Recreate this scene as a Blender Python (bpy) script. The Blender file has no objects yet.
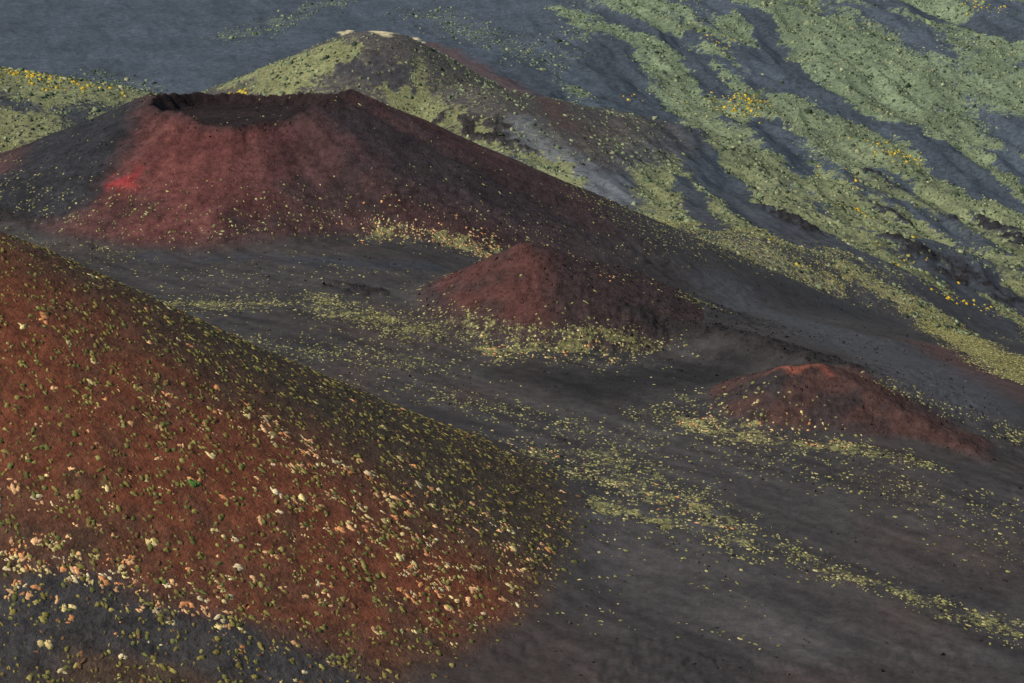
import bpy, math, numpy as np
rng=np.random.default_rng(7)
CZ=200.0; PITCH=math.radians(18); F=512/math.tan(math.radians(14))
sp,cp=math.sin(PITCH),math.cos(PITCH)
# ------------------------------------------------------------------ noise
def perlin(x,y,seed=0):
    xi=np.floor(x).astype(np.int64); yi=np.floor(y).astype(np.int64)
    fx=x-xi; fy=y-yi
    def g(ix,iy,dx,dy):
        h=(ix*374761393+iy*668265263+seed*974634777)&0xffffffff
        h=((h^(h>>13))*1274126177)&0xffffffff
        h=h^(h>>16)
        a=(h&0xffff)*(2*math.pi/65536)
        return np.cos(a)*dx+np.sin(a)*dy
    u=fx*fx*fx*(fx*(fx*6-15)+10); v=fy*fy*fy*(fy*(fy*6-15)+10)
    a=g(xi,yi,fx,fy); b=g(xi+1,yi,fx-1,fy); c=g(xi,yi+1,fx,fy-1); d=g(xi+1,yi+1,fx-1,fy-1)
    return 1.5*((a*(1-u)+b*u)*(1-v)+(c*(1-u)+d*u)*v)
def fbm(x,y,s,octv=4,seed=0,gain=.5):
    r=0;amp=1;n=0
    x=x/s;y=y/s
    for i in range(octv):
        r=r+amp*perlin(x,y,seed+i*17); n+=amp; amp*=gain; x=x*2.03+11.3; y=y*2.03-7.7
    return r/n
def ss(a,b,x):
    t=np.clip((x-a)/(b-a),0,1); return t*t*(3-2*t)
def smax(a,b,k):
    h=np.clip(.5+.5*(a-b)/k,0,1); return b*(1-h)+a*h+k*h*(1-h)
def q2(r,r0,c): return np.clip(r-r0,0,c)**2
# ------------------------------------------------------------------ image pixel coordinates to world points, depths assumed
def tdep(v):
    dy=(341.5-v)/F; return (sp-dy*cp)/(cp+dy*sp)
def xfac(u,v):
    dy=(341.5-v)/F; return (u-512)/F/(cp+dy*sp)
ctrl=[(700,683,385),(1024,683,395),(1024,600,440),(700,600,428),(640,550,455),(1024,500,505),(700,500,488),
(600,450,525),(900,455,530),(450,420,540),(500,380,580),(700,380,590),(300,330,620),(200,300,655),(450,280,690),
(150,255,720),(30,230,750),(400,250,730),(1000,485,515),(960,412,660),
(760,310,830),(900,350,820),(1000,400,800),(1024,430,790),(850,300,920),(650,220,1000),(600,190,1060),
(1024,300,1050),(1024,200,1270),(1024,100,1480),(1024,0,1700),(700,150,1250),(700,100,1430),(700,0,1700),
(500,100,1300),(300,0,1700),(0,0,1650),(0,150,1150),(0,180,1000),(800,220,1090),
(700,232,960),(800,262,940),(900,310,920),(1024,375,890),(850,150,1330)]
P=[]
for u,v,Y in ctrl: P.append((xfac(u,v)*Y,Y,CZ-tdep(v)*Y))
P+=[(-500,450,20),(-500,900,-10),(600,450,-40),(600,900,-140),(-900,1800,-60),(900,1800,-70),(0,60,10),(-300,60,20),(300,60,0),
    (-1500,3000,-10),(0,3000,0),(1500,3000,0),(0,9000,120),(-5000,9000,120),(5000,9000,120),(0,250,4),(-250,300,10),(300,300,-4)]
P=np.array(P); C=35.0
D=np.sqrt((P[:,None,0]-P[None,:,0])**2+(P[:,None,1]-P[None,:,1])**2+C*C)
n=len(P); A=np.zeros((n+1,n+1)); A[:n,:n]=D; A[:n,n]=1; A[n,:n]=1
W=np.linalg.solve(A,np.append(P[:,2],0))
def base(x,y):
    z=np.full(x.shape,W[n])
    for i in range(n): z=z+W[i]*np.sqrt((x-P[i,0])**2+(y-P[i,1])**2+C*C)
    return z
BIG=(-110.0,833.0); SM=(4.5,661.0)
def polar(x,y,c):
    dx=x-c[0];dy=y-c[1]; return np.sqrt(dx*dx+dy*dy)+1e-6,np.arctan2(dy,dx)
def z_fg(x,y):
    dx=x+150; dy=y-470; dy=np.where(dy>0,dy*1.6,dy)
    r=np.sqrt(dx*dx+dy*dy+14**2)
    return 91.0-.555*r+.00046*q2(r,90,100)
def rim_r(a):
    s_,c_=np.sin(a),np.cos(a)
    return 40+2.5*np.sin(a*3+1)+1.6*np.sin(a*7+.3)+1.6*perlin(c_*2+7.3,s_*2+3.1,5)+1.6*perlin(c_*6+7.3,s_*6+3.1,15)
def z_big(x,y):
    r,a=polar(x,y,BIG); s_,c_=np.sin(a),np.cos(a)
    na=lambda k,sd: perlin(c_*k+7.3,s_*k+3.1,sd)
    rr=rim_r(a)
    rim=35.7+1.2*np.maximum(c_,0)**2-7.4*np.maximum(s_,0)**1.1-3.6*np.exp(-((a+1.35)/.6)**4)+.3*np.exp(-((a+2.5)/.3)**2)
    rim=rim+.4*na(3,9)+1.0*na(9,19)+1.0*np.exp(-((a-.05)/.22)**2)
    s=.47+.03*c_-.02*s_
    out=rim-s*(r-rr)+.0006*q2(r,rr+20,110)*(1-.8*ss(-.1,.5,c_))
    ins=rim-1.0*(rr-r)
    ins=np.maximum(ins,26.8-1.5*s_*r/40+.9*fbm(x,y,9,3,44))
    return np.where(r>rr,out,np.minimum(ins,rim+1))
def segd(x,y,A_,B_):
    ax,ay=A_[:2];bx,by=B_[:2]
    t=np.clip(((x-ax)*(bx-ax)+(y-ay)*(by-ay))/((bx-ax)**2+(by-ay)**2),0,1)
    return np.hypot(x-ax-t*(bx-ax),y-ay-t*(by-ay)),t
def segz(x,y,A_,B_,s,rnd=2.0):
    d,t=segd(x,y,A_,B_); d=np.sqrt(d*d+rnd*rnd)-rnd
    return A_[2]+t*(B_[2]-A_[2])-s*d
def pt(u,v,Y): return (xfac(u,v)*Y,Y,CZ-tdep(v)*Y)
def z_sm(x,y):
    r,a=polar(x,y,SM); r=np.sqrt(r*r+3.2**2)-2.2
    s=.54-.07*np.cos(a)
    return 20.0-s*r+.0022*q2(r,5,38)
R1,R2,R3=pt(630,308,652),pt(740,336,622),pt(850,366,592)
def z_rd(x,y):
    return np.maximum(segz(x,y,R1,R2,.3,3),segz(x,y,R2,R3,.3,3))
K1,K2,K3,K4=pt(787,366,566),pt(820,363,568),pt(940,430,548),pt(1030,490,525)
def z_th(x,y):
    a=segz(x,y,K1,K2,.49,1.2); b=segz(x,y,K2,K3,.5,1.5); c=segz(x,y,K3,K4,.4,2.5)
    return np.maximum(np.maximum(a,b),c)
H2=pt(378,30,1250)
def z_h2(x,y):
    r,a=polar(x,y,H2[:2])
    s=.53+.09*np.cos(a)
    r2=np.sqrt(r*r+14**2)-12
    z=H2[2]+2-s*r2+.0007*q2(r2,70,110)
    z=z-3.0*np.exp(-(r/14)**2)
    b=segz(x,y,pt(470,85,1200),pt(640,208,1040),.3,10)
    return np.maximum(z,b-1)
LM=pt(-60,66,1080)
def z_lm(x,y):
    r,a=polar(x,y,LM[:2]); r=np.sqrt(r*r+25**2)-25
    return LM[2]-(.2+.14*np.abs(np.sin(a)))*r
def layers(x,y):
    return base(x,y),z_fg(x,y),z_big(x,y),z_sm(x,y),z_th(x,y),z_h2(x,y),z_lm(x,y)
def H0(x,y,L=None):
    b,fg,bg,sm,th,h2,lm=L or layers(x,y)
    z=smax(b,fg,6); z=smax(z,z_rd(x,y),3); z=smax(z,bg,4.5); z=smax(z,sm,2.5); z=smax(z,th,2); z=smax(z,h2,8); z=smax(z,lm,6)
    return z
YS=np.arange(320,2300,1.5)
SC={}
def site(u,v):
    if (u,v) not in SC:
        xs=xfac(u,v)*YS; zr=CZ-tdep(v)*YS
        hit=np.nonzero(zr<H0(xs,YS))[0]
        i=hit[0] if len(hit) else len(YS)-1
        SC[(u,v)]=(xs[i],YS[i])
    return SC[(u,v)]
def stroke(x,y,pts,r,soft=.6):
    Q=[site(*p) for p in pts]
    if len(Q)==1: Q=Q*2
    rs=list(r) if isinstance(r,(list,tuple)) else [r]*len(Q)
    if len(rs)<len(Q): rs=[rs[0]]*len(Q)
    R=max(rs)*(1+soft)+1
    x0=min(q[0] for q in Q)-R;x1=max(q[0] for q in Q)+R;y0=min(q[1] for q in Q)-R;y1=max(q[1] for q in Q)+R
    out=np.zeros(x.shape); m=(x>x0)&(x<x1)&(y>y0)&(y<y1)
    xx=x[m];yy=y[m]; o=np.zeros(xx.shape)
    for (a,b,ra,rb) in zip(Q[:-1],Q[1:],rs[:-1],rs[1:]):
        d,t=segd(xx,yy,a,(b[0]+1e-6,b[1]))
        o=np.maximum(o,1-ss(1-soft,1+soft,d/(ra+(rb-ra)*t)))
    out[m]=o
    return out
ROCK=[([(965,220),(1024,245)],15),([(905,248),(1005,300)],13),([(455,120),(520,150)],8),([(335,285),(370,290)],4),
      ([(630,310),(740,338),(850,366)],4),([(775,212),(805,232)],8),([(0,215),(20,225)],4),([(875,178),(905,192)],8),([(870,205),(900,225)],7)]
def warp(x,y):
    k=np.clip(y/650,.6,2.2)
    wx=x+k*7*fbm(x,y,38,4,21)+k*2.5*perlin(x/6,y/6,31); wy=y+k*11*fbm(x,y,38,4,22)+k*4*perlin(x/6,y/6,32)
    return wx,wy
FD=np.array([.33,-.944])
def flow(x,y): return x*FD[0]+y*FD[1], x*FD[1]*-1+y*FD[0]
def HF(x,y,L=None,full=False):
    L=L or layers(x,y)
    z=H0(x,y,L)
    far=ss(850,1150,y)
    a,c=flow(x,y)
    rg=fbm(a/3.0,c,45,4,41)
    z=z+far*(7.0*(.5-np.abs(rg)*2))*ss(0,1,1-.7*ss(0,20,L[5]-L[0]))*(.25+.75*ss(-120,60,x-.13*(y-1000)))
    con=np.clip(ss(0,6,L[1]-L[0])+ss(0,6,L[2]-L[0])+far,0,1)
    z=z+.8*fbm(x,y,40,3,3)+(.18+.22*con)*fbm(x,y,9,4,4,.6)
    wx,wy=warp(x,y)
    rk=np.zeros(x.shape)
    for p,r in ROCK: rk=np.maximum(rk,stroke(wx,wy,p,r,.8))
    rk=rk*ss(-.25,.1,fbm(x,y,14,3,18)+.25*(y<900))
    r,an=polar(x,y,BIG)
    rim=np.exp(-((r-39)/8)**2)
    z=z+rk*(.9+2.0*fbm(x,y,6,4,8,.7))*(1+.8*far)+rim*1.0*fbm(x,y,5,4,12,.7)+1.2*fbm(x,y,22,4,13)*np.exp(-((r-80)/35)**2)
    lump=ss(0,6,L[3]-L[0])+ss(0,3,L[4]-L[0])
    z=z+lump*1.1*fbm(x,y,8,4,14,.65)
    z=z+ss(.1,.5,fbm(x,y,60,3,90))*.9*(1-far)*(L[1]<L[0])*np.abs(fbm(x,y,7,3,91))*2
    if full: return z,rk,rim
    return z
def mixc(c,d,m): return c*(1-m[:,None])+np.array(d)[None,:]*m[:,None]
def paint(x,y,L,rk,rim,want_rough=False):
    wx,wy=warp(x,y)
    S=lambda p,r,soft=.6: stroke(wx,wy,p,r,soft)
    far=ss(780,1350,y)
    col=mixc(np.tile(np.array([.039,.0355,.0345]),(len(x),1)),(.054,.068,.084),far)  # bluish grey with distance: haze painted into the ground colour
    n1=fbm(x,y,50,5,50); n2=fbm(x,y,14,4,51)
    col=col*(1+.35*n1+.25*n2)[:,None]
    veg=np.zeros(len(x)); vc=mixc(np.tile(np.array([.175,.165,.066]),(len(x),1)),(.140,.175,.100),far)  # far plant colour paled and greyed, distance haze put into the albedo
    b,fg,bg,sm,th,h2,lm=L
    a,c=flow(wx,wy)
    n=fbm(a/3.5,c,60,6,60,.6)
    edge=x-(-40+ (y-1000)*.13) 
    cov=ss(-30,60,edge)*ss(900,1010,y)
    g=ss(-.20,.09,n+.07)*cov
    chan=[([(600,50),(640,110),(700,160),(735,205),(800,245)],[23,21,15,11,8]),([(755,15),(790,80),(870,120),(960,160),(1024,215)],[11,11,9,10,11]),
     ([(940,250),(1024,310)],[12,15]),([(930,150),(985,195)],[13,10]),([(765,125),(800,175)],11),([(520,60),(600,180)],[16,20]),([(860,0),(1024,40)],9),
     ([(600,10),(690,50),(720,100)],[9,9,9]),([(930,265),(1000,330)],10),([(690,40),(760,60)],7),([(680,180),(720,230)],7)]
    ch=np.zeros(len(x))
    for p,r in chan: ch=np.maximum(ch,S(p,r,.35))
    grn=[([(830,40),(960,80),(1024,110)],[30,30,30]),([(720,130),(770,200),(860,240)],[20,18,20]),([(830,150),(900,200),(1000,230)],18),([(640,90),(650,100)],16),([(560,10),(640,50)],14),([(850,270),(940,320),(1040,385)],[12,12,14])]
    for p,r in grn: g=np.maximum(g,.9*S(p,r,.6))
    g=g*(1-.97*ch); veg=np.maximum(veg,g*.93*(1+.45*n2))
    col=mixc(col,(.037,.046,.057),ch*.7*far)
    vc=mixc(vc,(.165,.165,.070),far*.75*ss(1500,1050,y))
    vc=vc*(1+.6*fbm(a/2,c,30,4,61))[:,None]
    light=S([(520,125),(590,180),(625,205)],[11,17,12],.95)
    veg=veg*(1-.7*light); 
    tl=ss(0,15,lm-b)*ss(-.4,.2,n1+.2)
    veg=np.maximum(veg,tl*.78)
    veg=np.maximum(veg,.5*S([(230,40),(300,15),(340,0)],[14,18,20])*ss(-.3,.3,n1+.2))
    veg=np.maximum(veg,.45*S([(100,75),(150,90)],14)); veg=np.maximum(veg,.45*S([(430,15),(540,60)],28,.8))
    m2=ss(0,10,h2-b)
    col=mixc(col,(.068,.057,.050),m2*.8)
    veg=np.maximum(veg*(1-m2),m2*(.42+.3*n1))
    veg=np.maximum(veg,m2*.88*S([(330,55),(300,75),(250,75)],[20,26,20])); veg=np.maximum(veg,.88*S([(400,80),(460,130),(560,170),(620,210)],[18,14,11,8]))
    vc=mixc(vc,(.18,.18,.078),m2*.7)
    col=mixc(col,(.074,.046,.043),.8*S([(430,45),(500,80),(570,130)],[10,12,10])); veg=veg*(1-.5*S([(440,50),(500,85),(570,130)],[9,11,10]))
    col=mixc(col,(.040,.039,.043),.8*S([(345,65),(400,75)],[7,9])); veg=veg*(1-.7*S([(345,65),(400,75)],[6,8]))
    pale=S([(348,34),(385,34),(412,38)],[5,7,5],.5); col=mixc(col,(.52,.45,.27),pale*.95); veg=veg*(1-pale)
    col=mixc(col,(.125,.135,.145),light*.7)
    veg=np.maximum(veg,.66*S([(640,225),(740,250),(830,285)],[26,24,14])); vc=mixc(vc,(.185,.175,.105),S([(640,225),(740,250),(860,290)],[26,24,20]))
    veg=np.maximum(veg,.64*S([(900,300),(960,335),(1040,375)],[9,10,10])); vc=mixc(vc,(.21,.19,.06),S([(830,270),(960,335),(1040,375)],[10,12,12])*.8)
    col=mixc(col,(.080,.040,.035),.6*S([(930,345),(1000,390)],[10,12]))
    veg=np.maximum(veg,.4*S([(880,385),(960,410),(1040,450)],[9,9,9]))
    for p,r,k in [([(380,232),(490,250),(600,275),(700,300)],[7,9,9,6],.6),([(250,228),(60,220)],6,.3),([(170,305),(320,300),(400,330),(560,348),(650,342)],[9,12,14,12,9],.48),
       ([(260,345),(420,362)],10,.34),([(340,405),(450,443),(560,490),(660,525)],[4,6,6,4],.7),([(450,432),(600,462),(700,520),(820,570),(900,598),(1024,640)],[13,16,10,6,5,5],.48),
       ([(650,415),(740,437),(850,447),(920,465)],[6,8,6,5],.58),([(600,345),(660,345)],7,.5),([(480,350),(600,355)],4,.65),([(430,395),(560,425),(650,450)],9,.28),
       ([(680,440),(900,490),(1024,520)],14,.2),([(540,340),(760,400)],6,.12),([(130,225),(30,200)],6,.28),([(100,250),(250,262)],3,.3),([(690,405),(800,415)],6,.35),([(850,460),(1024,560)],12,.13)]:
        m=S(p,r,.9); veg=np.maximum(veg,k*m*(1+.9*n2))
    veg=np.maximum(veg,.10*(y>400)*(y<900)*ss(-.1,.4,n2+n1)*(x<60))
    pl=(1-ss(0,4,fg-b))*(y<820)
    for p,r,k in [([(560,510),(660,580),(800,650)],[8,10,8],.6),([(450,375),(560,405),(720,470),(900,520)],[5,7,8,8],.35),([(700,540),(1024,690)],9,.3)]:
        col=mixc(col,(.068,.062,.061),k*S(p,r,.95)*pl)
    dk=S([(160,256),(300,262),(430,268)],[5,7,5]); col=mixc(col,(.032,.035,.042),dk*.8); veg=veg*(1-.9*dk)
    dk=S([(520,370),(600,388),(720,366)],[9,12,10]); col=mixc(col,(.019,.018,.018),dk*.92); veg=veg*(1-.9*dk)
    rg=fbm(x,y,70,4,66); col=mixc(col,(.052,.037,.032),.5*ss(0,.4,rg)*pl)
    a2=(x*.75-y*.66); c2=(x*.66+y*.75)
    stk=fbm(a2/7,c2,5,4,68); col=col*(1+.55*stk*pl)[:,None]
    rd=S([(620,305),(740,337),(855,366)],[5,6,5]); col=mixc(col,(.028,.025,.025),rd*.85); veg=veg*(1-.7*rd)
    r,an=polar(x,y,BIG)
    mb=ss(0,6,bg-b)*(y>640)*(1-ss(110,180,r+20*n1))
    radn=.35*fbm(np.cos(an)*14+50,np.sin(an)*14+r/55,1,3,70)+fbm(x,y,18,4,71)
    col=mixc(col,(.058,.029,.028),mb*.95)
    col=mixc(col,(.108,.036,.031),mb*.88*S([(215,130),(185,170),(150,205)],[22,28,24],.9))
    col=mixc(col,(.030,.024,.026),mb*.9*S([(345,110),(420,160),(520,210),(640,270)],[10,20,26,30],.8))  # shade of the right flank, away from the sun, painted in
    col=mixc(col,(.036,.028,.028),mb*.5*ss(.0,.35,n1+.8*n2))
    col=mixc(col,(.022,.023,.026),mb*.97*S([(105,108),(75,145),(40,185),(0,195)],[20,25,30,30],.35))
    col=mixc(col,(.27,.036,.036),mb*.8*S([(114,185),(128,180)],[3.5,4.5],.95))
    col=mixc(col,(.080,.036,.032),mb*.6*S([(150,215),(60,228)],8))
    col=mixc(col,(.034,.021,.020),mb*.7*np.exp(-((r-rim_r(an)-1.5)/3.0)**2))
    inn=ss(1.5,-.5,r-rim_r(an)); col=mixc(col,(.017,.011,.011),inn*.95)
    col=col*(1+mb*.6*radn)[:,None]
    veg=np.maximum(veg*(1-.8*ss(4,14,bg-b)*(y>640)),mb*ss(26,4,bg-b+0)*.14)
    val=S([(730,290),(830,330),(900,362),(960,395)],[15,20,24,18],.7); veg=veg*(1-.9*val); col=mixc(col,(.056,.057,.062),val*.9)
    ms=ss(0,4,sm-b)*(np.hypot(x-SM[0],y-SM[1])<60); col=mixc(col,(.074,.030,.025),ms*.95); col=mixc(col,(.030,.022,.022),ms*.85*ss(-1,16,x-SM[0])); col=mixc(col,(.036,.026,.024),ms*.65*ss(-.1,.35,n2)); col=mixc(col,(.034,.031,.031),ms*.8*ss(7,2,sm-b))  # right half darkened: shaded side painted over the red cinder
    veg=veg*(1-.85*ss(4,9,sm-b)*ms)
    dth=np.minimum(np.minimum(segd(x,y,K1,K2)[0],segd(x,y,K2,K3)[0]+4),segd(x,y,K3,K4)[0]+8)+6*n2
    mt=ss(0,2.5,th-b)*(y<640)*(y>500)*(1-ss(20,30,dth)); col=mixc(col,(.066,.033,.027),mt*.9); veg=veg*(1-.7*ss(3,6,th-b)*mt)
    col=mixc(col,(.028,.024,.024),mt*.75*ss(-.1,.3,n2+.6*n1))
    col=mixc(col,(.24,.075,.048),.75*S([(772,373),(800,368),(826,369)],[1.4,2.2,1.5],.95)); col=mixc(col,(.025,.023,.025),.7*S([(700,408),(765,390)],5))
    mf=ss(-1,5,fg-b)
    col=mixc(col,(.053,.039,.027),mf)
    red=S([(-80,350),(40,400),(200,490),(330,560),(450,600)],[42,44,40,32,22],.7)
    n5=fbm(x,y,9,4,53)
    col=mixc(col,(.138,.045,.023),mf*red*np.clip(.80+.8*n1+.7*n5,0,1))
    col=mixc(col,(.041,.039,.039),.95*S([(-60,655),(60,612),(200,650),(330,695)],[14,10,9,12],.5)*(y<480))
    veg=np.where(fg>b,mf*.24*(1+.8*n2),veg)
    vc=mixc(vc,(.13,.105,.036),mf)
    col=mixc(col,(.021,.018,.018),rk*.93*(1-.5*mt)); veg=veg*(1-.9*rk)
    res=(np.clip(col,.006,.8),np.clip(veg,0,1),np.clip(vc*(1+.25*n2+.2*n1)[:,None],.02,.6),mf,red)
    if want_rough: res=res+(np.clip(.3+mb+ms+mt+.7*mf+rk+veg+far*.5,0,1),)
    return res
# ------------------------------------------------------------------ terrain grid
ac=np.concatenate([-np.linspace(1.1,.31,45),np.arange(-.30,.3001,.0007),np.linspace(.31,1.1,45)])
yr=[40.]
while yr[-1]<9000:
    y=yr[-1]
    st=8 if y<320 else (1.25 if y<980 else (1.25+(y-980)*.006 if y<2100 else 8+(y-2100)*.06)); yr.append(y+st)
yr=np.array(yr); NR,NC=len(yr),len(ac)
YY,AA=np.meshgrid(yr,ac,indexing='ij'); X=(AA*YY).ravel(); Y=YY.ravel()
Lg=layers(X,Y)
Z,rk,rim=HF(X,Y,Lg,True)
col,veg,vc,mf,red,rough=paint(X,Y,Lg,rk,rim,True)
idx=np.arange(NR*NC).reshape(NR,NC)
quads=np.stack([idx[:-1,:-1],idx[:-1,1:],idx[1:,1:],idx[1:,:-1]],-1).reshape(-1,4)
b,fg,bg,sm,th,h2,lm=Lg
reg=np.zeros(NR*NC,int)
reg[h2>b]=5; reg[lm>b]=6; reg[th>b]=4; reg[(sm>b)]=3; reg[(bg>b)&(bg>h2)&(bg>lm)&(bg>sm)]=2; reg[(fg>b)&(fg>bg)]=1
qreg=reg[quads[:,0]]
# ------------------------------------------------------------------ materials
def N(nt,t,**k):
    nd=nt.nodes.new(t)
    for a_,v_ in k.items(): setattr(nd,a_,v_)
    return nd
def noise(nt,vec,scale,detail,rough=.6):
    nd=N(nt,'ShaderNodeTexNoise'); nd.inputs['Scale'].default_value=scale; nd.inputs['Detail'].default_value=detail; nd.inputs['Roughness'].default_value=rough
    nt.links.new(vec,nd.inputs['Vector']); return nd.outputs['Fac']
def mr(nt,v,a,b_,c,d):
    nd=N(nt,'ShaderNodeMapRange'); nt.links.new(v,nd.inputs[0])
    for i,q in enumerate((a,b_,c,d)): nd.inputs[i+1].default_value=q
    return nd.outputs[0]
def math_(nt,op,a,b_):
    nd=N(nt,'ShaderNodeMath',operation=op)
    for i,q in enumerate((a,b_)):
        if isinstance(q,(int,float)): nd.inputs[i].default_value=q
        else: nt.links.new(q,nd.inputs[i])
    return nd.outputs[0]
def scalec(nt,c,f):
    nd=N(nt,'ShaderNodeVectorMath',operation='SCALE'); nt.links.new(c,nd.inputs[0]); nt.links.new(f,nd.inputs['Scale']); return nd.outputs[0]
def mix(nt,f,a,b_):
    nd=N(nt,'ShaderNodeMix',data_type='RGBA'); nt.links.new(f,nd.inputs[0])
    for i,q in ((6,a),(7,b_)):
        if isinstance(q,tuple): nd.inputs[i].default_value=q
        else: nt.links.new(q,nd.inputs[i])
    return nd.outputs[2]
def newmat(name):
    m=bpy.data.materials.new(name); m.use_nodes=True; nt=m.node_tree
    bs=nt.nodes['Principled BSDF']; bs.inputs['Roughness'].default_value=.95; bs.inputs['Specular IOR Level'].default_value=.12
    return m,nt,bs
gm,nt,bs=newmat('volcanic_ground')
pos=N(nt,'ShaderNodeNewGeometry').outputs['Position']
aC=N(nt,'ShaderNodeAttribute',attribute_name='soil').outputs['Color']
aV=N(nt,'ShaderNodeAttribute',attribute_name='veg').outputs['Fac']
aR=N(nt,'ShaderNodeAttribute',attribute_name='rough').outputs['Fac']
aG=N(nt,'ShaderNodeAttribute',attribute_name='vegcol').outputs['Color']
f0=mr(nt,noise(nt,pos,.3,6,.8),.32,.68,-.6,.65)
f1=math_(nt,'ADD',f0,1.0)
fs=math_(nt,'ADD',math_(nt,'MULTIPLY',f0,math_(nt,'ADD',math_(nt,'MULTIPLY',aR,.6),.4)),1.0)
c1=scalec(nt,aC,fs)
vo=N(nt,'ShaderNodeTexVoronoi'); vo.inputs['Scale'].default_value=.9; nt.links.new(pos,vo.inputs['Vector'])
spk=mr(nt,vo.outputs['Distance'],.12,.2,.2,0)
c1=mix(nt,spk,c1,(.13,.10,.085,1))
vn=noise(nt,pos,.38,6,.75)
thr=math_(nt,'SUBTRACT',math_(nt,'ADD',vn,math_(nt,'MULTIPLY',aV,.45)),.76)
vm=mr(nt,thr,-.03,.06,0,.9)
vcol=scalec(nt,aG,f1)
c1=mix(nt,vm,c1,vcol)
nt.links.new(c1,bs.inputs['Base Color'])
bp=N(nt,'ShaderNodeBump'); bp.inputs['Distance'].default_value=.8
nt.links.new(aR,bp.inputs['Strength'])
nt.links.new(noise(nt,pos,.7,5,.7),bp.inputs['Height']); nt.links.new(bp.outputs[0],bs.inputs['Normal'])
def simple(name,lo,hi,sc=1.2):
    m,nt,bs=newmat(name); pos=N(nt,'ShaderNodeNewGeometry').outputs['Position']
    a_=N(nt,'ShaderNodeAttribute',attribute_name='tint').outputs['Color']
    nt.links.new(scalec(nt,a_,mr(nt,noise(nt,pos,sc,3,.7),.3,.7,lo,hi)),bs.inputs['Base Color'])
    return m
pm=simple('cushion_foliage',.4,1.6,3.5); bm_=simple('broom_flowers',.6,1.3,1.5); rm=simple('lava_rock',.6,1.4,1.0)
def build(name,V,Fc,mat,attrs,smooth=True):
    me=bpy.data.meshes.new(name); k=Fc.shape[1]
    me.vertices.add(len(V)); me.vertices.foreach_set('co',V.astype(np.float32).ravel())
    me.loops.add(Fc.size); me.loops.foreach_set('vertex_index',Fc.astype(np.int32).ravel())
    me.polygons.add(len(Fc)); me.polygons.foreach_set('loop_start',np.arange(0,Fc.size,k,dtype=np.int32))
    me.update(calc_edges=True)
    me.polygons.foreach_set('use_smooth',np.full(len(Fc),smooth))
    for an_,d in attrs.items():
        if d.ndim==2:
            at=me.attributes.new(an_,'FLOAT_COLOR','POINT'); at.data.foreach_set('color',np.concatenate([d,np.ones((len(d),1))],1).astype(np.float32).ravel())
        else:
            at=me.attributes.new(an_,'FLOAT','POINT'); at.data.foreach_set('value',d.astype(np.float32))
    me.materials.append(mat); ob=bpy.data.objects.new(name,me); bpy.context.scene.collection.objects.link(ob); return ob
V=np.stack([X,Y,Z],1)
for k,nm in enumerate(['volcanic_terrain','cinder_hillside','volcanic_crater_cone','cinder_cone','cinder_cone.001','grassy_hill','grassy_hill.001']):
    q=quads[qreg==k]
    if not len(q): continue
    u_,inv=np.unique(q,return_inverse=True); inv=inv.reshape(q.shape)
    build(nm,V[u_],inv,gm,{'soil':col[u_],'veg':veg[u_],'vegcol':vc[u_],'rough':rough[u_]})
# ------------------------------------------------------------------ scatter
def dome(nn,flat=.6):
    th_=np.arange(nn)*2*math.pi/nn
    v=[(math.cos(t),math.sin(t),-.25) for t in th_]+[(.72*math.cos(t+.4),.72*math.sin(t+.4),flat*.75) for t in th_]+[(0,0,flat)]
    f=[]
    for i in range(nn):
        j=(i+1)%nn; f+=[(i,j,nn+j),(i,nn+j,nn+i),(nn+i,nn+j,2*nn)]
    return np.array(v),np.array(f)
def scatter(name,px,py,rad,tint,mat,nn,flat=.6,jit=.25,smooth=False,elr=(.75,1.3)):
    m=len(px)
    if m==0: return
    v,f=dome(nn,flat)
    e=.8; z=HF(px,py); gx=(HF(px+e,py)-z)/e; gy=(HF(px,py+e)-z)/e
    a_=rng.uniform(0,6.283,m); ca,sa=np.cos(a_),np.sin(a_)
    el=rng.uniform(elr[0],elr[1],m)
    vv=v[None]*(1+rng.normal(0,jit,(m,len(v),1)))*np.ones((1,1,3))
    lx=vv[...,0]*rad[:,None]*el[:,None]; ly=vv[...,1]*rad[:,None]/el[:,None]
    wx_=lx*ca[:,None]-ly*sa[:,None]; wy_=lx*sa[:,None]+ly*ca[:,None]
    wz=vv[...,2]*rad[:,None]+wx_*gx[:,None]+wy_*gy[:,None]+z[:,None]
    VV=np.stack([px[:,None]+wx_,py[:,None]+wy_,wz],-1).reshape(-1,3)
    FF=(f[None]+(np.arange(m)*len(v))[:,None,None]).reshape(-1,3)
    tt=np.repeat(tint,len(v),0)
    build(name,VV,FF,mat,{'tint':tt},smooth)
def cand(m,y0,y1,w=.36):
    y=np.sqrt(rng.uniform(y0*y0,y1*y1,m)); a_=rng.uniform(-w,w,m); return a_*y,y
def pal(m,cols,p):
    c=np.array(cols)[rng.choice(len(cols),m,p=p)]; return c*rng.uniform(.7,1.3,(m,1))
x,y=cand(520000,340,1000,.33)
L=layers(x,y)
z,rk_,rim_=HF(x,y,L,True); cc,vg,vv_,mf_,red_=paint(x,y,L,rk_,rim_)
wx,wy=warp(x,y)
pk=np.zeros(len(x))
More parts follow.
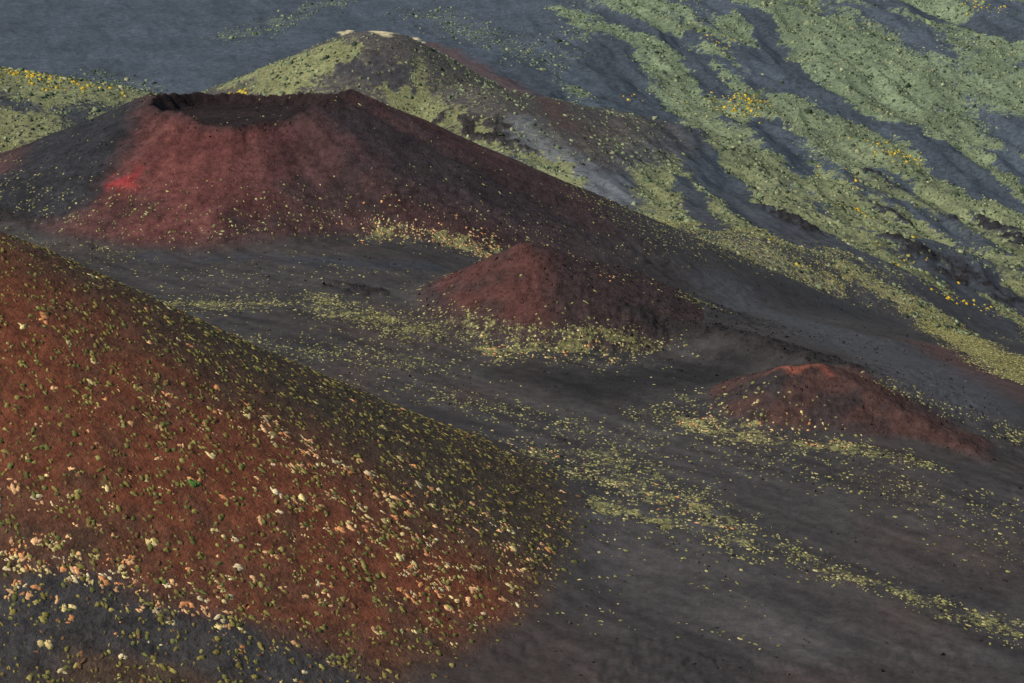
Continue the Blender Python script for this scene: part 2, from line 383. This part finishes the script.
for p,r,k in [([(275,430),(340,480),(430,560),(440,590)],[7,9,10,7],.9),([(5,540),(60,570),(130,590),(200,600)],[6,8,7,5],1),([(310,590),(420,620),(520,600)],[8,8,8],.5),([(0,500),(250,620)],14,.25),
    ([(150,400),(280,470)],10,.3),([(230,630),(300,650)],6,.5),([(440,500),(560,590)],12,.45),([(370,232),(490,250),(600,275)],10,1),([(700,425),(850,442)],7,.6),([(500,440),(700,520)],8,.3),([(280,470),(420,560)],25,.25),([(480,350),(600,355)],6,.6)]:
    pk=np.maximum(pk,k*stroke(wx,wy,p,r,.9))
fgm=(L[1]>L[0]-.5)
clump=ss(-.3,.3,fbm(x,y,6,3,95))
pr=np.where(fgm,(.06+.22*clump+.10*pk)*np.clip(mf_*1.3+.1,0,1),np.clip(vg*1.0,0,.8)*(.35+.85*clump))
keep=rng.random(len(x))<pr
x,y,pk,fgm,vg=x[keep],y[keep],pk[keep],fgm[keep],vg[keep]; m=len(x)
isp=rng.random(m)<np.where(fgm,pk*.45+.02,pk*.6)
fp=isp&fgm
tint=np.where(isp[:,None],pal(m,[(.54,.30,.14),(.49,.38,.16),(.47,.20,.08),(.52,.41,.23)],[.35,.3,.2,.15]),
     np.where(fgm[:,None],pal(m,[(.155,.125,.034),(.105,.105,.032),(.22,.18,.055),(.13,.068,.032)],[.4,.25,.2,.15]),pal(m,[(.23,.21,.078),(.155,.155,.055),(.32,.28,.13),(.09,.085,.045)],[.35,.3,.2,.15])))
rad=np.where(fgm,.45,.34)*np.clip(rng.lognormal(0,.42,m),.4,1.9)
o=~fp
scatter('cushion_plants',x[o],y[o],rad[o],tint[o],pm,7,.27,.22,True,(.65,1.5))
bx=np.repeat(x[fp],3); by=np.repeat(y[fp],3); br=np.repeat(rad[fp],3)
bx=bx+rng.normal(0,.5,len(bx)); by=by+rng.normal(0,.36,len(by))
scatter('dried_cushion_plants',bx,by,br*rng.uniform(.6,1.4,len(bx)),np.repeat(tint[fp],3,0)*rng.uniform(.7,1.25,(len(bx),1)),pm,8,.10,.22,True,(.6,1.6))
x,y=cand(210000,900,1850,.33)
L=layers(x,y); z,rk_,rim_=HF(x,y,L,True); cc,vg,vv_,mf_,red_=paint(x,y,L,rk_,rim_)
clump=ss(-.3,.3,fbm(x,y,9,3,96))
keep=rng.random(len(x))<np.clip(vg-.05,0,1)*.62*(.25+clump)
x,y,vg=x[keep],y[keep],vg[keep]; m=len(x)
scatter('shrub_cover',x,y,rng.lognormal(0,.42,m)*.7,pal(m,[(.155,.185,.10),(.10,.125,.07),(.23,.235,.135),(.038,.05,.03)],[.33,.25,.15,.27]),pm,5,.65,.2,True)
ys=[((740,112),12,130),((750,104),7,60),((895,155),12,80),((50,80),9,80),((15,73),6,40),((240,93),4,30),((160,95),5,14),((725,45),9,40),((985,10),11,40),((640,100),7,8),((960,300),9,30),((860,215),14,30),((1000,355),8,20),((910,265),14,18),((90,87),8,24),((850,185),12,14),((790,260),8,6)]
px=[];py=[]
for (u,v),s,k in ys:
    q=site(u,v)
    if q[1]<900: continue
    px.append(q[0]+rng.normal(0,s,k)); py.append(q[1]+rng.normal(0,s*1.2,k))
px=np.concatenate(px);py=np.concatenate(py)
scatter('broom_bushes',px,py,np.clip(rng.lognormal(0,.4,len(px)),.3,1.7)*.8,pal(len(px),[(.50,.33,.02),(.38,.29,.04),(.24,.22,.05)],[.4,.3,.3]),bm_,6,.6,.15,True)
q=site(193,486); scatter('green_bush',np.array([q[0],q[0]+.7,q[0]-.6,q[0]+.1]),np.array([q[1],q[1]+.5,q[1]+.4,q[1]-.5]),np.array([.8,.6,.6,.5]),np.array([(.07,.13,.03)]*4),pm,9,.9)
x,y=cand(130000,340,1150,.33)
L=layers(x,y); z,rk_,rim_=HF(x,y,L,True)
nr=fbm(x,y,30,4,88)
pr=.03+.5*rk_+.5*rim_+.15*ss(.1,.5,nr)+.25*((L[3]>L[0])|(L[4]>L[0]))*(y<700)
pr*=np.where(L[1]>L[0],.3,1)
keep=rng.random(len(x))<pr; x,y=x[keep],y[keep]
L=layers(x,y); z,rk_,rim_=HF(x,y,L,True); cc=paint(x,y,L,rk_,rim_)[0]
scatter('lava_rocks',x,y,np.clip(rng.lognormal(0,.45,len(x)),.3,2.2)*.26,cc*rng.uniform(.4,1.3,(len(x),1)),rm,5,.9,.3)
# ------------------------------------------------------------------ camera, light
cam=bpy.data.cameras.new('camera'); co=bpy.data.objects.new('camera',cam); bpy.context.scene.collection.objects.link(co)
co.location=(0,0,CZ); co.rotation_euler=(math.radians(72),0,0); cam.sensor_width=36; cam.lens=18/math.tan(math.radians(14)); cam.clip_end=20000; cam.clip_start=1
bpy.context.scene.camera=co
from mathutils import Vector
sd=Vector((-.60,-.38,.68)).normalized()
su=bpy.data.lights.new('sun','SUN'); su.energy=5.0; su.angle=math.radians(.6); su.color=(1,.95,.87)
so=bpy.data.objects.new('sun',su); bpy.context.scene.collection.objects.link(so); so.rotation_euler=sd.to_track_quat('Z','Y').to_euler()
w=bpy.data.worlds.new('World'); bpy.context.scene.world=w; w.use_nodes=True
sk=w.node_tree.nodes.new('ShaderNodeTexSky'); sk.sky_type='NISHITA'; sk.sun_disc=False
sk.sun_elevation=math.asin(sd.z); sk.sun_rotation=math.atan2(sd.x,sd.y)
bgd=w.node_tree.nodes['Background']; bgd.inputs[1].default_value=.09; w.node_tree.links.new(sk.outputs[0],bgd.inputs[0])
s=bpy.context.scene; s.view_settings.view_transform='Standard'; s.view_settings.look='None'; s.view_settings.exposure=0
